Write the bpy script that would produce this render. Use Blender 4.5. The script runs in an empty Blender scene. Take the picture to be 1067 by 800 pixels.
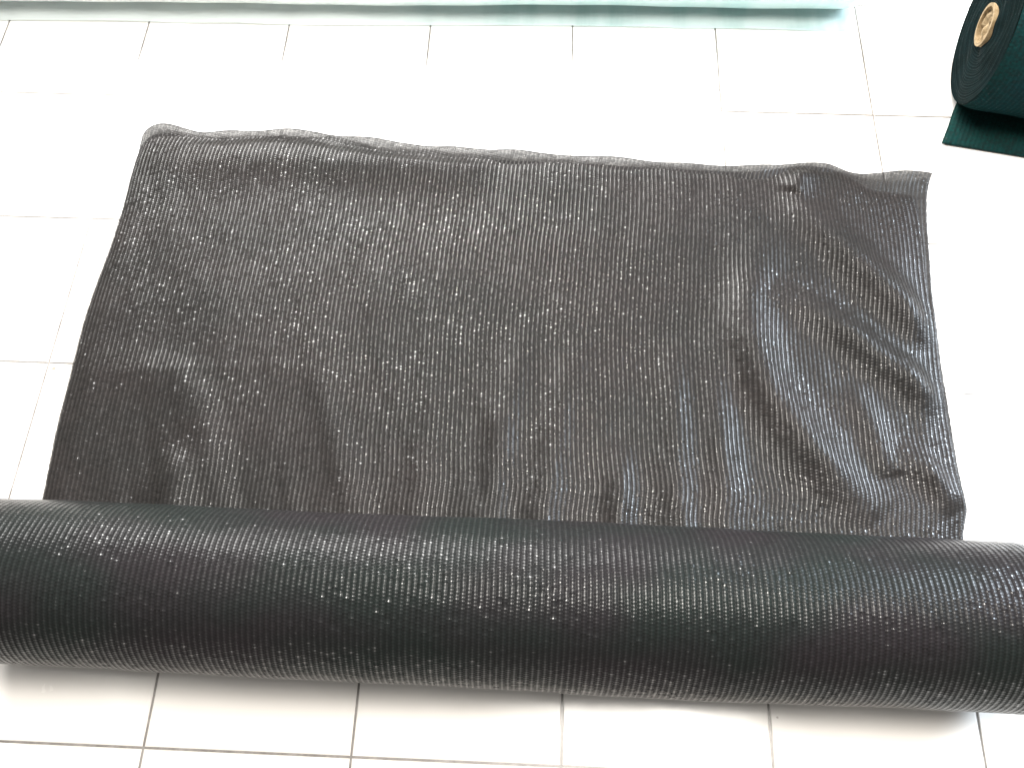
import bpy, bmesh, math, random
from mathutils import Vector, Matrix, noise

# outlines of the cloth on the floor, in metres
LEFT = [(-0.2413, 0.3516), (-0.2439, 0.3902), (-0.2515, 0.4907), (-0.2532, 0.5795), (-0.2564, 0.6921), (-0.2516, 0.7715), (-0.246, 0.8293), (-0.2445, 0.8759), (-0.2426, 0.9302), (-0.2458, 1.0086), (-0.2419, 1.0668), (-0.2404, 1.0858)]
TOP = [(-0.2404, 1.0858), (-0.2379, 1.1002), (-0.2277, 1.115), (-0.2101, 1.1229), (-0.1866, 1.1213), (-0.1498, 1.1105), (-0.1198, 1.1043), (-0.0731, 1.1107), (0.022, 1.114), (0.0984, 1.1142), (0.1468, 1.1087), (0.2047, 1.1012), (0.2625, 1.0914), (0.4232, 1.0828), (0.6104, 1.073), (0.7957, 1.0633), (0.9261, 1.0564), (0.9797, 1.0606), (1.0393, 1.0695), (1.0725, 1.0707), (1.0999, 1.0694), (1.1433, 1.0504), (1.1833, 1.0495), (1.2352, 1.0559), (1.2717, 1.0572), (1.2897, 1.0555)]
RIGHT = [(1.2256, 0.3554), (1.2322, 0.3757), (1.2409, 0.3994), (1.2372, 0.4471), (1.2378, 0.5131), (1.2401, 0.5819), (1.2408, 0.6534), (1.2465, 0.7377), (1.2492, 0.8061), (1.259, 0.8876), (1.2656, 0.9619), (1.278, 1.0281), (1.2897, 1.0555)]
UTOP = [(-0.237, 1.0788), (-0.2273, 1.0958), (-0.197, 1.1065), (-0.1465, 1.0938), (-0.0792, 1.0914), (-0.0288, 1.0979), (0.0235, 1.1045), (0.0811, 1.1017), (0.1397, 1.0895), (0.2075, 1.0754), (0.265, 1.0657), (0.4245, 1.0596), (0.6105, 1.0569), (0.7952, 1.0496), (0.9255, 1.0473), (0.9791, 1.0537), (1.0389, 1.065), (1.072, 1.0661), (1.0988, 1.0602), (1.1382, 1.0389), (1.1657, 1.0131), (1.2104, 1.0102), (1.2488, 1.0027)]
URIGHT = [(1.2225, 0.3553), (1.2276, 0.3755), (1.2333, 0.3991), (1.2279, 0.4468), (1.23, 0.5128), (1.2321, 0.5816), (1.2326, 0.6531), (1.2381, 0.7374), (1.2373, 0.8056), (1.245, 0.8871), (1.2497, 0.9506), (1.2488, 1.0027)]
FOLDS = [
  ( [(1.0024, 1.0073), (1.0872, 0.8814), (1.1693, 0.7834), (1.2381, 0.6865)] , 0.0205 , 0.02 ),
  ( [(0.9567, 0.7855), (1.053, 0.7306), (1.1422, 0.6498), (1.2381, 0.5609)] , 0.0181 , 0.017 ),
  ( [(0.9679, 0.9192), (0.9212, 0.8141), (0.9106, 0.7158), (0.9261, 0.6145), (0.9702, 0.5284), (1.025, 0.452), (1.0959, 0.3704)] , 0.0229 , 0.018 ),
  ( [(1.136, 0.4925), (1.1985, 0.4456), (1.2333, 0.3991)] , 0.0155 , 0.014 ),
  ( [(0.525, 0.7305), (0.5043, 0.5719), (0.4825, 0.4509)] , 0.0147 , 0.011 ),
  ( [(0.6007, 0.676), (0.5896, 0.5399), (0.5644, 0.3891)] , 0.0145 , 0.011 ),
  ( [(0.6984, 0.4892), (0.6881, 0.426), (0.6794, 0.3311)] , 0.0109 , 0.013 ),
  ( [(0.7822, 0.7016), (0.7804, 0.5646), (0.7801, 0.3974)] , 0.0161 , 0.009 ),
  ( [(0.8477, 0.7327), (0.8515, 0.5673), (0.8509, 0.4002)] , 0.0162 , 0.008 ),
  ( [(-0.2275, 1.0277), (-0.043, 1.048), (0.239, 1.0439), (0.463, 1.0334)] , 0.0298 , 0.012 ),
  ( [(-0.2343, 0.5711), (-0.164, 0.5919), (-0.0616, 0.583), (-0.0202, 0.4995), (-0.0023, 0.4491)] , 0.0231 , 0.012 ),
  ( [(-0.0935, 0.3557), (-0.0459, 0.3897), (-0.0308, 0.4313)] , 0.0156 , 0.01 ),
  ( [(0.1669, 0.6134), (0.2056, 0.5081), (0.2336, 0.3763)] , 0.0194 , 0.006 ),
  ( [(0.3672, 0.715), (0.3686, 0.5491), (0.3698, 0.3816)] , 0.0195 , 0.006 ),
  ( [(1.0506, 1.0722), (1.0355, 1.0308), (1.0141, 0.9966)] , 0.0128 , 0.016 ),
  ( [(1.0721, 0.611), (1.1035, 0.542), (1.1211, 0.4427)] , 0.0143 , 0.009 ),
  ( [(-0.2108, 0.5774), (-0.0147, 0.5993), (0.1674, 0.6098)] , 0.005 , 0.002 ),
]
CAM_ROT = [[0.999148, -0.034225, 0.023051], [0.040629, 0.913573, -0.404641], [-0.007209, 0.405233, 0.914185]]
CAM_LOC = [0.5387, 0.0164, 1.2954]
LENS = 29.15197295475698
T = 0.30                      # tile size in metres
PI = math.pi
rnd = random.Random(7)
scene = bpy.context.scene
COL = scene.collection

# ------------------------------------------------------------------ helpers
def link(name, me, mats=(), parent=None, smooth=True):
    for m in mats:
        me.materials.append(m)
    if smooth:
        for p in me.polygons:
            p.use_smooth = True
    o = bpy.data.objects.new(name, me)
    COL.objects.link(o)
    if parent:
        o.parent = parent
    return o

def from_bm(name, bm, mats=(), parent=None, smooth=True):
    me = bpy.data.meshes.new(name)
    bm.to_mesh(me)
    bm.free()
    return link(name, me, mats, parent, smooth)

def thing(name, label, cat, loc=(0, 0, 0), rotz=0.0, group=None):
    o = bpy.data.objects.new(name, None)
    o.empty_display_size = 0.05
    COL.objects.link(o)
    o.location = loc
    o.rotation_euler = (0, 0, rotz)
    o['label'] = label
    o['category'] = cat
    if group:
        o['group'] = group
    return o

def grid_mesh(name, pts, uvs, mats, parent=None, close_u=False):
    """pts[i][j] grid of (x,y,z), uvs the same; one smooth sheet with a uv layer 'weave'."""
    ni, nj = len(pts), len(pts[0])
    verts = [p for row in pts for p in row]
    faces, fuv = [], []
    for i in range(ni - 1):
        for j in range(nj - 1):
            q = ((i, j), (i + 1, j), (i + 1, j + 1), (i, j + 1))
            faces.append([a * nj + b for a, b in q])
            fuv.append([uvs[a][b] for a, b in q])
    me = bpy.data.meshes.new(name)
    me.from_pydata(verts, [], faces)
    lay = me.uv_layers.new(name='weave')
    k = 0
    for f in fuv:
        for c in f:
            lay.data[k].uv = c
            k += 1
    me.update()
    return link(name, me, mats, parent)

def resample(pl, n):
    d = [0.0]
    for a, b in zip(pl, pl[1:]):
        d.append(d[-1] + math.dist(a, b))
    out, k = [], 0
    for i in range(n):
        s = d[-1] * i / (n - 1)
        while k < len(d) - 2 and d[k + 1] < s:
            k += 1
        t = (s - d[k]) / max(1e-9, d[k + 1] - d[k])
        out.append((pl[k][0] + (pl[k + 1][0] - pl[k][0]) * t, pl[k][1] + (pl[k + 1][1] - pl[k][1]) * t))
    return out

def smooth_line(pl, it=2):
    for _ in range(it):
        q = [pl[0]]
        for a, b in zip(pl, pl[1:]):
            q.append((a[0] * .75 + b[0] * .25, a[1] * .75 + b[1] * .25))
            q.append((a[0] * .25 + b[0] * .75, a[1] * .25 + b[1] * .75))
        q.append(pl[-1])
        pl = q
    return pl

def seg_dist(p, pl):
    """distance to a polyline and the fraction along it"""
    best, bt = 1e9, 0
    n = len(pl) - 1
    for k in range(n):
        ax, ay = pl[k]
        bx, by = pl[k + 1]
        dx, dy = bx - ax, by - ay
        t = ((p[0] - ax) * dx + (p[1] - ay) * dy) / (dx * dx + dy * dy)
        t = min(1, max(0, t))
        d = math.hypot(p[0] - ax - dx * t, p[1] - ay - dy * t)
        if d < best:
            best, bt = d, (k + t) / n
    return best, bt

def sstep(a, b, x):
    t = min(1, max(0, (x - a) / (b - a)))
    return t * t * (3 - 2 * t)

# ------------------------------------------------------------------ node helpers
class NT:
    def __init__(self, name):
        self.m = bpy.data.materials.new(name)
        self.m.use_nodes = True
        self.t = self.m.node_tree
        self.t.nodes.clear()
        self.out = self.t.nodes.new('ShaderNodeOutputMaterial')
    def n(self, typ, **kw):
        x = self.t.nodes.new(typ)
        for k, v in kw.items():
            setattr(x, k, v)
        return x
    def put(self, sock, v):
        if isinstance(v, bpy.types.NodeSocket):
            self.t.links.new(v, sock)
        elif v is not None:
            sock.default_value = v
    def math(self, op, a, b=None, c=None, clamp=False):
        x = self.n('ShaderNodeMath', operation=op, use_clamp=clamp)
        for s, v in zip(x.inputs, (a, b, c)):
            self.put(s, v)
        return x.outputs[0]
    def vmath(self, op, a, b=None, scale=None):
        x = self.n('ShaderNodeVectorMath', operation=op)
        self.put(x.inputs[0], a)
        if b is not None:
            self.put(x.inputs[1], b)
        if scale is not None:
            self.put(x.inputs['Scale'], scale)
        return x.outputs[0]
    def comb(self, a, b, c=0.0):
        x = self.n('ShaderNodeCombineXYZ')
        for s, v in zip(x.inputs, (a, b, c)):
            self.put(s, v)
        return x.outputs[0]
    def noise(self, vec, scale, detail=2, rough=.5):
        x = self.n('ShaderNodeTexNoise')
        self.put(x.inputs['Vector'], vec)
        x.inputs['Scale'].default_value = scale
        x.inputs['Detail'].default_value = detail
        x.inputs['Roughness'].default_value = rough
        return x
    def white(self, vec):
        x = self.n('ShaderNodeTexWhiteNoise', noise_dimensions='3D')
        self.put(x.inputs['Vector'], vec)
        return x
    def rng(self, v, a, b, c, d, smooth=True):
        x = self.n('ShaderNodeMapRange', interpolation_type='SMOOTHSTEP' if smooth else 'LINEAR')
        for s, q in zip(x.inputs, (v, a, b, c, d)):
            self.put(s, q)
        return x.outputs[0]
    def mix(self, f, a, b):
        x = self.n('ShaderNodeMix', data_type='RGBA')
        self.put(x.inputs[0], f)
        self.put(x.inputs[6], a)
        self.put(x.inputs[7], b)
        return x.outputs[2]
    def bsdf(self, **kw):
        x = self.n('ShaderNodeBsdfPrincipled')
        for k, v in kw.items():
            self.put(x.inputs[k.replace('_', ' ')], v)
        return x

def knit_material(name, dark, tint, holes, gloss=(.19, .29), tilt=.24, ior=1.5, spark=1.0, ribdark=.2):
    """knitted plastic tape: wales run along V, one knot per unit cell of the uv"""
    k = NT(name)
    uv = k.n('ShaderNodeUVMap', uv_map='weave').outputs[0]
    warp = k.noise(uv, .07, 3).outputs['Color']
    uvw = k.vmath('ADD', uv, k.vmath('SCALE', k.vmath('SUBTRACT', warp, (.5, .5, .5)), scale=.3))
    fine = k.noise(uv, .9, 1).outputs['Color']
    uvw = k.vmath('ADD', uvw, k.vmath('SCALE', k.vmath('SUBTRACT', fine, (.5, .5, .5)), scale=.14))
    s = k.n('ShaderNodeSeparateXYZ')
    k.put(s.inputs[0], uvw)
    U, V = s.outputs[0], s.outputs[1]
    cu = k.math('FLOOR', U)
    stag = k.math('MULTIPLY', k.math('MODULO', cu, 2.0), .5)
    V2 = k.math('ADD', V, stag)
    cv = k.math('FLOOR', V2)
    fu, fv = k.math('FRACT', U), k.math('FRACT', V2)
    r1 = k.white(k.comb(cu, cv, 1.0)).outputs['Color']
    rs = k.n('ShaderNodeSeparateXYZ')
    k.put(rs.inputs[0], k.vmath('SUBTRACT', r1, (.5, .5, .5)))
    rv = k.white(k.comb(cu, cv, 9.0)).outputs['Value']
    # normal: ribbed across, knotted along, plus each loop's own random lean
    su = k.math('SINE', k.math('MULTIPLY', fu, 2 * PI))
    sv = k.math('SINE', k.math('MULTIPLY', fv, 2 * PI))
    big = k.noise(uv, .045, 4, .6).outputs['Fac']
    lone = k.rng(k.math('ADD', rv, k.math('MULTIPLY', k.math('SUBTRACT', big, .5), 1.5)), .84, .92, 0, 1)   # the loops whose tape is twisted flat and shiny
    lean = k.math('ADD', tilt * .35, k.math('MULTIPLY', lone, tilt))
    tu = k.math('ADD', k.math('MULTIPLY', su, -.20), k.math('MULTIPLY', rs.outputs[0], lean))
    tv = k.math('ADD', k.math('MULTIPLY', sv, -.12), k.math('MULTIPLY', rs.outputs[1], k.math('MULTIPLY', lean, 1.4)))
    geo = k.n('ShaderNodeNewGeometry')
    tan = k.n('ShaderNodeTangent', direction_type='UV_MAP', uv_map='weave').outputs[0]
    bit = k.vmath('CROSS_PRODUCT', geo.outputs['Normal'], tan)
    nor = k.vmath('ADD', geo.outputs['Normal'], k.vmath('SCALE', tan, scale=tu))
    nor = k.vmath('NORMALIZE', k.vmath('ADD', nor, k.vmath('SCALE', bit, scale=tv)))
    # thread core against the gap between two wales
    rib = k.math('SUBTRACT', 1.0, k.math('ABSOLUTE', k.math('MULTIPLY', k.math('SUBTRACT', fu, .5), 2.0)))
    knot = k.math('SUBTRACT', 1.0, k.math('ABSOLUTE', k.math('MULTIPLY', k.math('SUBTRACT', fv, .5), 2.0)))
    hue = k.noise(uv, .03, 2).outputs['Fac']
    c = k.mix(k.rng(hue, .35, .65, 0, 1), dark, tint)
    c = k.mix(k.rng(rib, .0, .6, ribdark, 0), c, (.006, .006, .006, 1))
    spot = k.math('MULTIPLY', lone, k.math('MULTIPLY', k.rng(rib, .5, .9, 0, 1), k.rng(knot, .2, .7, 0, 1)))
    g2 = k.white(k.comb(k.math('FLOOR', k.math('MULTIPLY', U, 2.0)), k.math('FLOOR', k.math('MULTIPLY', V2, 2.0)), 3.0)).outputs['Value']
    c = k.mix(k.math('MULTIPLY', g2, .5), c, (.008, .008, .008, 1))
    rough = k.rng(spot, 0, 1, gloss[1], gloss[0])
    line = k.math('MULTIPLY', k.rng(rib, .5, .95, .07, .40), k.rng(knot, 0, .7, .5, 1))
    line = k.math('MULTIPLY', line, k.rng(k.white(k.comb(cu, k.math('FLOOR', k.math('MULTIPLY', V2, .5)), 6.0)).outputs['Value'], 0, 1, .6, 1.0, False))
    spec = k.math('MULTIPLY', k.math('ADD', line, k.math('MULTIPLY', spot, .30)), spark)
    b = k.bsdf(Base_Color=c, Roughness=rough, IOR=ior, Normal=nor, Specular_IOR_Level=spec)
    if holes > 0:
        gap = k.math('MULTIPLY', k.rng(rib, .15, .85, .75, .38), k.rng(knot, .10, .6, .55, 1))
        gap = k.math('MULTIPLY', gap, k.rng(k.white(k.comb(cu, cv, 4.0)).outputs['Value'], 0, 1, .45 * holes, holes), clamp=True)
        tr = k.n('ShaderNodeBsdfTransparent')
        mx = k.n('ShaderNodeMixShader')
        k.put(mx.inputs[0], gap)
        k.put(mx.inputs[1], b.outputs[0])
        k.put(mx.inputs[2], tr.outputs[0])
        k.put(k.out.inputs['Surface'], mx.outputs[0])
    else:
        k.put(k.out.inputs['Surface'], b.outputs[0])
    return k.m

# ------------------------------------------------------------------ materials
def tile_material():
    k = NT('glazed_white_tile')
    geo = k.n('ShaderNodeNewGeometry')
    P = geo.outputs['Position']
    isl = geo.outputs['Random Per Island']
    c = k.mix(k.noise(P, 2.2, 4).outputs['Fac'], (.60, .577, .547, 1), (.64, .622, .60, 1))
    c = k.mix(k.math('MULTIPLY', isl, .35), c, (.575, .553, .525, 1))
    # foot-worn grime: faint mottling and scattered specks
    sp = k.n('ShaderNodeTexVoronoi', feature='F1')
    k.put(sp.inputs['Vector'], P)
    sp.inputs['Scale'].default_value = 9
    spot = k.math('MULTIPLY', k.rng(sp.outputs['Distance'], .0, .022, 1, 0), k.rng(k.noise(P, 3.1, 2).outputs['Fac'], .52, .62, 0, .45))
    c = k.mix(spot, c, (.30, .27, .24, 1))
    for (x, y, r, col) in STAINS:
        d = k.vmath('DISTANCE', P, (x, y, 0.0))
        x_ = d.node.outputs['Value']
        wob = k.math('ADD', x_, k.math('MULTIPLY', k.math('SUBTRACT', k.noise(P, 160, 2).outputs['Fac'], .5), r * 1.1))
        c = k.mix(k.rng(wob, r * .6, r * 1.15, .8, 0), c, col)
    rough = k.rng(k.noise(P, 5, 5, .6).outputs['Fac'], .35, .7, .17, .28)
    bump = k.n('ShaderNodeBump')
    bump.inputs['Strength'].default_value = .06
    bump.inputs['Distance'].default_value = .004
    k.put(bump.inputs['Height'], k.noise(P, 9, 3).outputs['Fac'])
    b = k.bsdf(Base_Color=c, Roughness=rough, IOR=1.5, Normal=bump.outputs[0])
    k.put(k.out.inputs['Surface'], b.outputs[0])
    return k.m

def grout_material():
    k = NT('dirty_grout')
    P = k.n('ShaderNodeNewGeometry').outputs['Position']
    f = k.rng(k.noise(P, 26, 4, .7).outputs['Fac'], .3, .7, 0, 1)
    c = k.mix(f, (.115, .105, .095, 1), (.23, .215, .20, 1))
    b = k.bsdf(Base_Color=c, Roughness=.28, IOR=1.6)
    k.put(k.out.inputs['Surface'], b.outputs[0])
    return k.m

def card_material():
    k = NT('brown_cardboard')
    P = k.n('ShaderNodeTexCoord').outputs['Object']
    c = k.mix(k.rng(k.noise(P, 60, 4, .7).outputs['Fac'], .35, .65, 0, 1), (.15, .10, .045, 1), (.27, .195, .105, 1))
    b = k.bsdf(Base_Color=c, Roughness=.85)
    k.put(k.out.inputs['Surface'], b.outputs[0])
    return k.m

def film_material(name, single):
    k = NT(name)
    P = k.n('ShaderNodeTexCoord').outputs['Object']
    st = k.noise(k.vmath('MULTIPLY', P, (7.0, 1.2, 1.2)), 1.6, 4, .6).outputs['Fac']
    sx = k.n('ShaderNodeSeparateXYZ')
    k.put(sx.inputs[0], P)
    glare_fade = k.rng(sx.outputs[0], .7, 1.45, .0, 1)             # glare painted into the colour: whitened left end, darker aqua to the right
    c = k.mix(k.math('MULTIPLY', k.rng(st, .42, .66, .55, 1), glare_fade), (.70, .75, .75, 1) if single else (.90, .94, .935, 1), (.38, .50, .495, 1) if single else (.60, .79, .785, 1))
    bump = k.n('ShaderNodeBump')
    bump.inputs['Strength'].default_value = .25
    bump.inputs['Distance'].default_value = .01
    k.put(bump.inputs['Height'], k.noise(k.vmath('MULTIPLY', P, (3.0, 14.0, 14.0)), 3, 3).outputs['Fac'])
    b = k.bsdf(Base_Color=c, Roughness=.18, IOR=1.5, Normal=bump.outputs[0], Transmission_Weight=0.0,
               Coat_Weight=.4, Coat_Roughness=.08)
    tl = k.n('ShaderNodeBsdfTranslucent')
    k.put(tl.inputs[0], c)
    mt = k.n('ShaderNodeMixShader')
    mt.inputs[0].default_value = .5
    k.put(mt.inputs[1], b.outputs[0])
    k.put(mt.inputs[2], tl.outputs[0])
    b = mt
    if single:
        tr = k.n('ShaderNodeBsdfTransparent')
        tr.inputs[0].default_value = (.90, .97, .965, 1)
        mx = k.n('ShaderNodeMixShader')
        mx.inputs[0].default_value = .18
        k.put(mx.inputs[1], b.outputs[0])
        k.put(mx.inputs[2], tr.outputs[0])
        k.put(k.out.inputs['Surface'], mx.outputs[0])
    else:
        k.put(k.out.inputs['Surface'], b.outputs[0])
    return k.m

STAINS = [(.8956, 1.2545, .0045, (.13, .13, .13, 1)), (.5968, 1.2672, .0025, (.2, .2, .2, 1)), (.5883, 1.3186, .002, (.22, .22, .22, 1)),
          (-.2877, .5891, .0042, (.16, .10, .06, 1)), (.8428, .0452, .002, (.5, .42, .3, 1)), (.9113, .0773, .0018, (.35, .32, .3, 1)),
          (.2160, 1.2400, .0018, (.22, .22, .22, 1))]
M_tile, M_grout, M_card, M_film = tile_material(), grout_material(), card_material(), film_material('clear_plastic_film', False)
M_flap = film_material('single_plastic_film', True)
M_sheet = knit_material('black_knit_sheet', (.0185, .0172, .0162, 1), (.0225, .0195, .0185, 1), .47, spark=1.1)
M_under = knit_material('black_knit_single', (.0235, .0225, .022, 1), (.0265, .0240, .0235, 1), .27, spark=.8)
M_roll = knit_material('black_knit_roll', (.009, .0115, .0105, 1), (.013, .011, .012, 1), 0.0, ribdark=.3, spark=.85)
M_green_end = knit_material('dark_green_cut_edges', (.003, .009, .009, 1), (.004, .012, .013, 1), 0.0, gloss=(.55, .75), tilt=.1, spark=.12, ribdark=.3)
M_green = knit_material('dark_green_knit', (.0045, .024, .021, 1), (.005, .025, .029, 1), 0.0, gloss=(.5, .7), tilt=.08, spark=.1, ribdark=.1)

# ------------------------------------------------------------------ floor: bevelled glazed tiles over recessed grout
def build_floor():
    bm = bmesh.new()
    g = .0017                                 # half joint
    for i in range(-12, 16):
        for j in range(-8, 18):
            z = rnd.uniform(-.00025, .00025)
            x0, x1, y0, y1 = i * T + g, (i + 1) * T - g, j * T + g, (j + 1) * T - g
            tx, ty = rnd.uniform(-.0006, .0006), rnd.uniform(-.0006, .0006)
            e = .0012
            def v(x, y, zz):
                return bm.verts.new((x, y, zz + z + (x - x0 - T / 2) * tx + (y - y0 - T / 2) * ty))
            top = [v(x0 + e, y0 + e, 0), v(x1 - e, y0 + e, 0), v(x1 - e, y1 - e, 0), v(x0 + e, y1 - e, 0)]
            mid = [v(x0, y0, -.0008), v(x1, y0, -.0008), v(x1, y1, -.0008), v(x0, y1, -.0008)]
            bot = [v(x0, y0, -.006), v(x1, y0, -.006), v(x1, y1, -.006), v(x0, y1, -.006)]
            bm.faces.new(top)
            for a in range(4):
                b = (a + 1) % 4
                bm.faces.new((mid[a], mid[b], top[b], top[a]))
                bm.faces.new((bot[a], bot[b], mid[b], mid[a]))
    q = [bm.verts.new(p) for p in ((-12 * T, -8 * T, -.0016), (16 * T, -8 * T, -.0016), (16 * T, 18 * T, -.0016), (-12 * T, 18 * T, -.0016))]
    f = bm.faces.new(q)
    f.material_index = 1
    o = from_bm('floor', bm, (M_tile, M_grout), smooth=False)
    o['kind'] = 'structure'
build_floor()

# ------------------------------------------------------------------ rolls
def spiral_roll(name, r, x0, x1, mat, parent, wales, courses, core_r, nx=160, na=140, wob=.0012, seed=1, v_off=0.0, end_mat=None):
    """a wound cylinder along local x, resting on z = 0, with end faces that show the winding"""
    rr = random.Random(seed)
    ph = [rr.uniform(0, 6.28) for _ in range(8)]
    L = x1 - x0
    def rad(x, a):
        s = (x - x0) / L
        d = wob * (math.sin(3.1 * s * 2 + ph[0]) + .7 * math.sin(7.3 * s * 2 + 2 * a + ph[1]) + .5 * math.sin(17 * s + 3 * a + ph[2]))
        d += wob * .35 * math.sin(61 * s + ph[3]) * math.sin(2 * a + ph[4])
        edge = min(s, 1 - s) * L
        d -= .006 * math.exp(-(edge / .012) ** 2)
        d -= .003 * sstep(.6, 1.0, -math.sin(a)) * 0
        return r + d
    pts, uvs = [], []
    for i in range(nx + 1):
        s = i / nx
        x = x0 + L * s
        row, ru = [], []
        for j in range(na + 1):
            a = 2 * PI * j / na - PI / 2
            q = rad(x, a)
            y, z = q * math.cos(a), r + q * math.sin(a)
            row.append((x, y, max(z, .0012)))
            ru.append((s * wales + .15 * math.sin(5 * s + a), v_off + courses * j / na))
        pts.append(row)
        uvs.append(ru)
    body = grid_mesh(name, pts, uvs, [mat], parent)
    for end, xe, sg in ((0, x0, -1), (1, x1, 1)):
        n_r, n_a = 46, 72
        P, Uv = [], []
        for i in range(n_r + 1):
            t = i / n_r
            row, ru = [], []
            for j in range(n_a + 1):
                a = 2 * PI * j / n_a
                q = core_r + (r - .0055 - core_r) * t
                lay = (q / .0065 + a / (2 * PI)) % 1.0
                dx = -.0022 * (1 - 2 * abs(lay - .5)) + .0015 * math.sin(5 * a + 9 * q / r)
                row.append((xe + sg * (dx + .0004), q * math.cos(a) * 1.0, r + q * math.sin(a)))
                ru.append((t * 22, a * 60))
            P.append(row if sg > 0 else row)
            Uv.append(ru)
        grid_mesh('end_face', P, Uv, [end_mat or mat], parent)
    return body

def core_tube(r_out, r_in, x0, x1, zc, parent, plug=False):
    bm = bmesh.new()
    n = 48
    prof = [(r_out, x0), (r_out, x1), (r_in, x1), (r_in, x0), (r_out, x0)]
    rings = [[bm.verts.new((x, q * math.cos(2 * PI * k / n), zc + q * math.sin(2 * PI * k / n))) for k in range(n)] for q, x in prof[:4]]
    for a in range(4):
        A, B = rings[a], rings[(a + 1) % 4]
        for k in range(n):
            bm.faces.new((A[k], A[(k + 1) % n], B[(k + 1) % n], B[k]))
    # crumpled wad of card stuffed in the mouth of the tube
    if plug:
        m = 26
        rg = [[bm.verts.new((x0 + .006 + .010 * noise.noise(Vector((q * math.cos(2 * PI * k / m) * 60, q * math.sin(2 * PI * k / m) * 60, 3.0))),
               q * math.cos(2 * PI * k / m), zc + q * math.sin(2 * PI * k / m))) for k in range(m)] for q in [r_in * (1.02 - i / 9) for i in range(9)]]
        for A, B in zip(rg, rg[1:]):
            for k in range(m):
                bm.faces.new((A[k], A[(k + 1) % m], B[(k + 1) % m], B[k]))
        bm.faces.new(rg[-1])
    bmesh.ops.recalc_face_normals(bm, faces=bm.faces)
    return from_bm('cardboard_core', bm, [M_card], parent, smooth=False)

WALES = 192
RB = .381 * T                          # black roll radius
net = thing('shade_net_roll', 'long black knitted shade net roll with its loose end spread flat over the white tiles', 'net roll',
            (.494, .687 * T, 0), -.006)
XL, XR = -.247 - .494, 1.236 - .494
spiral_roll('rolled_net', RB, XL, XR, M_roll, net, WALES, 160, .036, nx=260, wob=.0011, seed=5)
core_tube(.036, .030, XL + .002, XR - .002, RB, net)

# the unrolled cloth: two thicknesses, the upper one crumpled
def sheet(name, left, top, right, parent, mat, height, ni, nj, v0, ragged):
    left, top, right = smooth_line(left), smooth_line(top), smooth_line(right)
    yb = .66 * T
    left = [(left[0][0] + .004, yb)] + left
    right = list(reversed(right))
    right = [(right[-1][0], yb)] + list(reversed(right)) if right[0][1] > right[-1][1] else [(right[0][0] - .002, yb)] + right
    Lp, Rp, Tp = resample(left, nj), resample(right, nj), resample(top, ni)
    B0, B1 = Lp[0], Rp[0]
    pts, uvs = [], []
    inv = net.matrix_basis.inverted()
    rg = random.Random(len(name))
    jl = [rg.uniform(-1, 1) for _ in range(nj)]
    jr = [rg.uniform(-1, 1) for _ in range(nj)]
    jt = [rg.uniform(-1, 1) for _ in range(ni)]
    for i in range(ni):
        s = i / (ni - 1)
        row, ru = [], []
        for j in range(nj):
            t = j / (nj - 1)
            bx, by = B0[0] + (B1[0] - B0[0]) * s, B0[1] + (B1[1] - B0[1]) * s
            cx = (1 - s) * Lp[j][0] + s * Rp[j][0] + (1 - t) * bx + t * Tp[i][0]
            cy = (1 - s) * Lp[j][1] + s * Rp[j][1] + (1 - t) * by + t * Tp[i][1]
            cx -= (1 - s) * ((1 - t) * B0[0] + t * Tp[0][0]) + s * ((1 - t) * B1[0] + t * Tp[-1][0])
            cy -= (1 - s) * ((1 - t) * B0[1] + t * Tp[0][1]) + s * ((1 - t) * B1[1] + t * Tp[-1][1])
            if i == 0: cx += ragged * jl[j]
            if i == ni - 1: cx += ragged * jr[j]
            if j == nj - 1: cy += ragged * jt[i]
            z = height(cx, cy, s, t)
            p = inv @ Vector((cx, cy, z))
            row.append(tuple(p))
            ru.append((s * WALES + .35 * math.sin(9 * t + 4 * s), v0 + (cy - yb) / .0046))
        pts.append(row)
        uvs.append(ru)
    return grid_mesh(name, pts, uvs, [mat], parent)

GAIN = (1.3, 1.35, 1.45, 1.2, .85, .85, .8, 1.35, 1.35, 1.1, .7, .9, .5, 1.0, .8, 1.2, .4)      # how sharply each fold stands up
FL = [(smooth_line(pl + ([(pl[-1][0], .29)] if pl[-1][1] < .46 and pl[-1][0] < .9 else []), 2), w * 1.75, a * g) for (pl, w, a), g in zip(FOLDS, GAIN)]
FB = [(min(p[0] for p in pl) - 3 * w, max(p[0] for p in pl) + 3 * w, min(p[1] for p in pl) - 3 * w, max(p[1] for p in pl) + 3 * w) for pl, w, a in FL]
def crumple(x, y, s, t):
    z = .0045
    for (pl, w, a), (x0, x1, y0, y1) in zip(FL, FB):
        if x < x0 or x > x1 or y < y0 or y > y1:
            continue
        d, f = seg_dist((x, y), pl)
        z += FOLD_GAIN * a * math.exp(-(d / w) ** 2) * sstep(-.02, .5, f) * (1 if pl[-1][1] < .32 else sstep(1.02, .7, f))
    z += .004 * max(0, noise.noise(Vector((x * 14 + y * 5, y * 2.2, 11.0)))) * 2 * sstep(.95, .4, y)
    v = noise.noise(Vector((x * 6, y * 4, 1.3))) * .5 + noise.noise(Vector((x * 17, y * 9, 4.1))) * .28 + noise.noise(Vector((x * 40, y * 18, 7.7))) * .12
    z += .006 * (v + .55)
    k = sstep(.26, .33, y)
    z = .0025 + (z - .0025) * (.35 + .65 * k)
    e = min(s, 1 - s, 1 - t)
    z = .003 + (z - .003) * (.35 + .65 * sstep(0, .03, e))
    if y < .30:
        z = min(z, .003 + max(0, (y - .24)) * .12)
    return max(z, .003)
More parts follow.
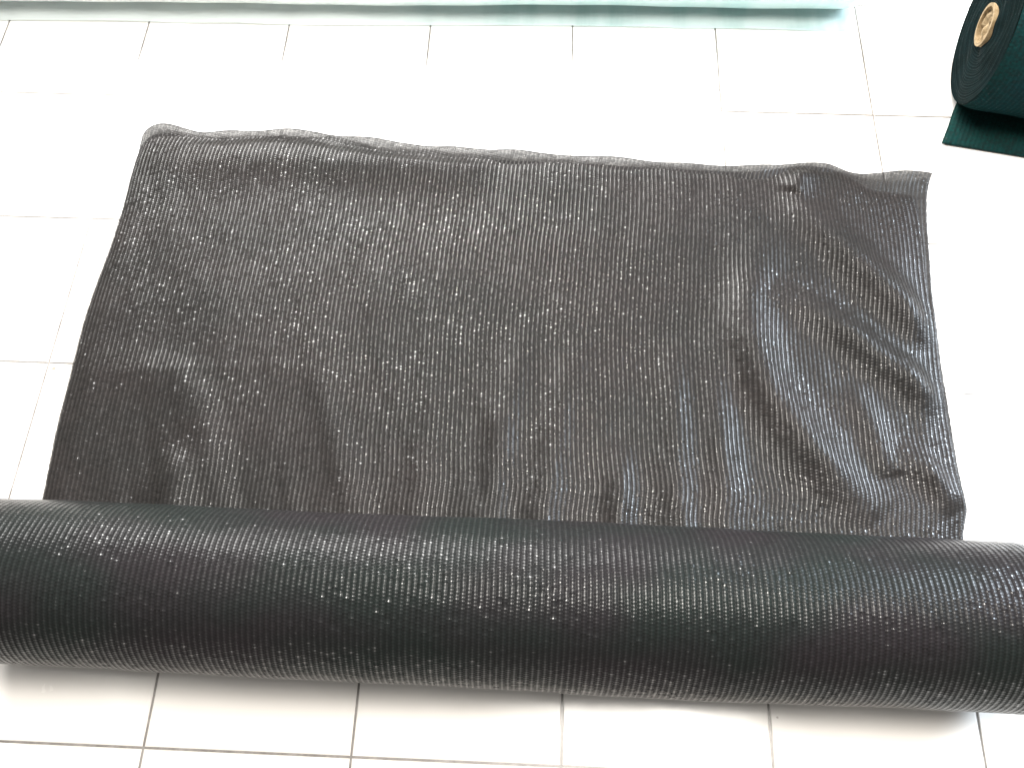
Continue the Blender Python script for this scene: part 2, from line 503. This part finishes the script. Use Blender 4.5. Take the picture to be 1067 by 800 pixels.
def lie_flat(x, y, s, t):
    v = noise.noise(Vector((x * 9, y * 9, 21.3)))
    lift = .010 * sstep(.94, 1.0, t) * (0.6 + noise.noise(Vector((x * 11, 3.0, 5.0))))
    return max(.0008, .0016 + .0006 * v + max(0, lift) * (1 if y > .9 else 0))
FOLD_GAIN = .95
sheet('unrolled_sheet', LEFT[:-1] + [UTOP[0]], UTOP, URIGHT, net, M_sheet, crumple, 360, 280, 13.0, .0006)
sheet('folded_underlayer', LEFT, TOP, RIGHT, net, M_under, lie_flat, 220, 180, 77.0, .0005)

# bound thread along the cut end of the net
def cord(name, pl, r, z, mat, parent):
    bm = bmesh.new()
    inv = net.matrix_basis.inverted()
    rings = []
    n = 6
    for i, (x, y) in enumerate(pl):
        a, b = pl[max(0, i - 1)], pl[min(len(pl) - 1, i + 1)]
        d = Vector((b[0] - a[0], b[1] - a[1], 0)).normalized()
        sd = Vector((-d.y, d.x, 0))
        zz = z(x, y)
        q = r * (1 + .15 * math.sin(i * 1.7))
        rings.append([bm.verts.new(inv @ (Vector((x, y, zz)) + sd * q * math.cos(2 * PI * k / n) + Vector((0, 0, q * math.sin(2 * PI * k / n))))) for k in range(n)])
    for A, B in zip(rings, rings[1:]):
        for k in range(n):
            bm.faces.new((A[k], A[(k + 1) % n], B[(k + 1) % n], B[k]))
    return from_bm(name, bm, [mat], parent)
def plain(name, col, rough):
    k = NT(name)
    P = k.n('ShaderNodeNewGeometry').outputs['Position']
    c = k.mix(k.noise(P, 90, 2).outputs['Fac'], tuple(v * .6 for v in col[:3]) + (1,), col)
    b = k.bsdf(Base_Color=c, Roughness=rough)
    k.put(k.out.inputs['Surface'], b.outputs[0])
    return k.m
M_thread = plain('black_thread', (.04, .038, .036, 1), .5)
cord('hem', resample(smooth_line(TOP), 400), .0008, lambda x, y: lie_flat(x, y, .5, 1.0) + .0006, M_thread, net)

# ------------------------------------------------------------------ green roll
RG = .493 * T
grn = thing('shade_net_roll', 'dark green net roll on brown cardboard core lying at the far right, flap loose', 'net roll',
            (4.55 * T, 4.29 * T, 0), -.18)
spiral_roll('rolled_net', RG, 0, 1.1, M_green, grn, 130, 130, .0375, nx=90, wob=.002, seed=11, end_mat=M_green_end)
core_tube(.038, .032, -.006, 1.09, RG, grn, True)
# loose flap lying in front of it
pts, uvs = [], []
ni, nj = 80, 26
for i in range(ni):
    s = i / (ni - 1)
    row, ru = [], []
    for j in range(nj):
        t = j / (nj - 1)
        x = .014 + s * 1.1 - .030 * t * (1 - s)
        y = -.034 - .132 * t + .004 * math.sin(6 * s + 1) * t
        z = .004 + .016 * (1 - t) ** 3 + .006 * sstep(.3, .8, t) * (0.5 + noise.noise(Vector((s * 9, t * 2, 2.2)))) * (1 - t) * 3
        row.append((x, y, z))
        ru.append((s * 130, t * 15))
    pts.append(row)
    uvs.append(ru)
o = grid_mesh('loose_flap', pts, uvs, [M_green], grn)
sd = o.modifiers.new('thickness', 'SOLIDIFY')
sd.thickness = .0022

# ------------------------------------------------------------------ roll of clear film at the back
RF = .30 * T
flm = thing('plastic_film_roll', 'pale translucent blue-green plastic film roll lying behind the black net', 'film roll', (-.72, 1.487, 0), 0.018)
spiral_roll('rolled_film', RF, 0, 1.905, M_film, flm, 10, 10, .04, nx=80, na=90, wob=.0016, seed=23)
core_tube(.04, .034, .004, 1.90, RF, flm)
pts, uvs = [], []
for i in range(70):
    s = i / 69
    row, ru = [], []
    for j in range(18):
        t = j / 17
        x = s * 1.905 + .004 * t * math.sin(s * 5)
        y = -.010 - .088 * t + .0025 * math.sin(11 * s)
        z = .003 + .02 * (1 - t) ** 3 + .004 * t * (.5 + noise.noise(Vector((s * 14, t * 2, 8.0))))
        row.append((x, y, z))
        ru.append((s, t))
    pts.append(row)
    uvs.append(ru)
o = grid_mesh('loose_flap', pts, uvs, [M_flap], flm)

# ------------------------------------------------------------------ light
def lamp(name, loc, target, sx, sy, power, col):
    l = bpy.data.lights.new(name, 'AREA')
    l.shape = 'RECTANGLE'
    l.size, l.size_y = sx, sy
    l.energy = power
    l.color = col
    o = bpy.data.objects.new(name, l)
    COL.objects.link(o)
    o.location = loc
    o.rotation_euler = (Vector(target) - Vector(loc)).to_track_quat('-Z', 'Y').to_euler()
    return o
lamp('window_light', (-.5, 3.6, 2.15), (.0, 1.0, 0), 3.3, 1.6, 530, (1, .985, .96))
lamp('side_window_light', (3.3, 1.7, 1.5), (1.0, .7, 0), 1.4, 1.2, 300, (.78, .89, 1.0))
lamp('overhead_light', (.95, .66, 3.0), (.75, .35, 0), 1.5, .9, 205, (1, .955, .89))
lamp('ceiling_lamp', (-1.36, .07, 2.8), (-1.36, .07, 0), .22, .22, 3, (1, .97, .9))

w = bpy.data.worlds.new('World')
scene.world = w
w.use_nodes = True
bg = w.node_tree.nodes['Background']
bg.inputs[0].default_value = (1, .97, .93, 1)
bg.inputs[1].default_value = .50

# ------------------------------------------------------------------ camera
cam = bpy.data.cameras.new('camera')
co = bpy.data.objects.new('camera', cam)
COL.objects.link(co)
R3 = Matrix(CAM_ROT)
co.matrix_world = Matrix.Translation(Vector(CAM_LOC)) @ R3.to_4x4()
cam.sensor_width = 36
cam.sensor_fit = 'HORIZONTAL'
cam.lens = LENS
cam.clip_start = .02
cam.clip_end = 60
scene.camera = co
scene.view_settings.view_transform = 'Standard'
scene.view_settings.look = 'None'
scene.view_settings.exposure = 0
scene.view_settings.gamma = 1
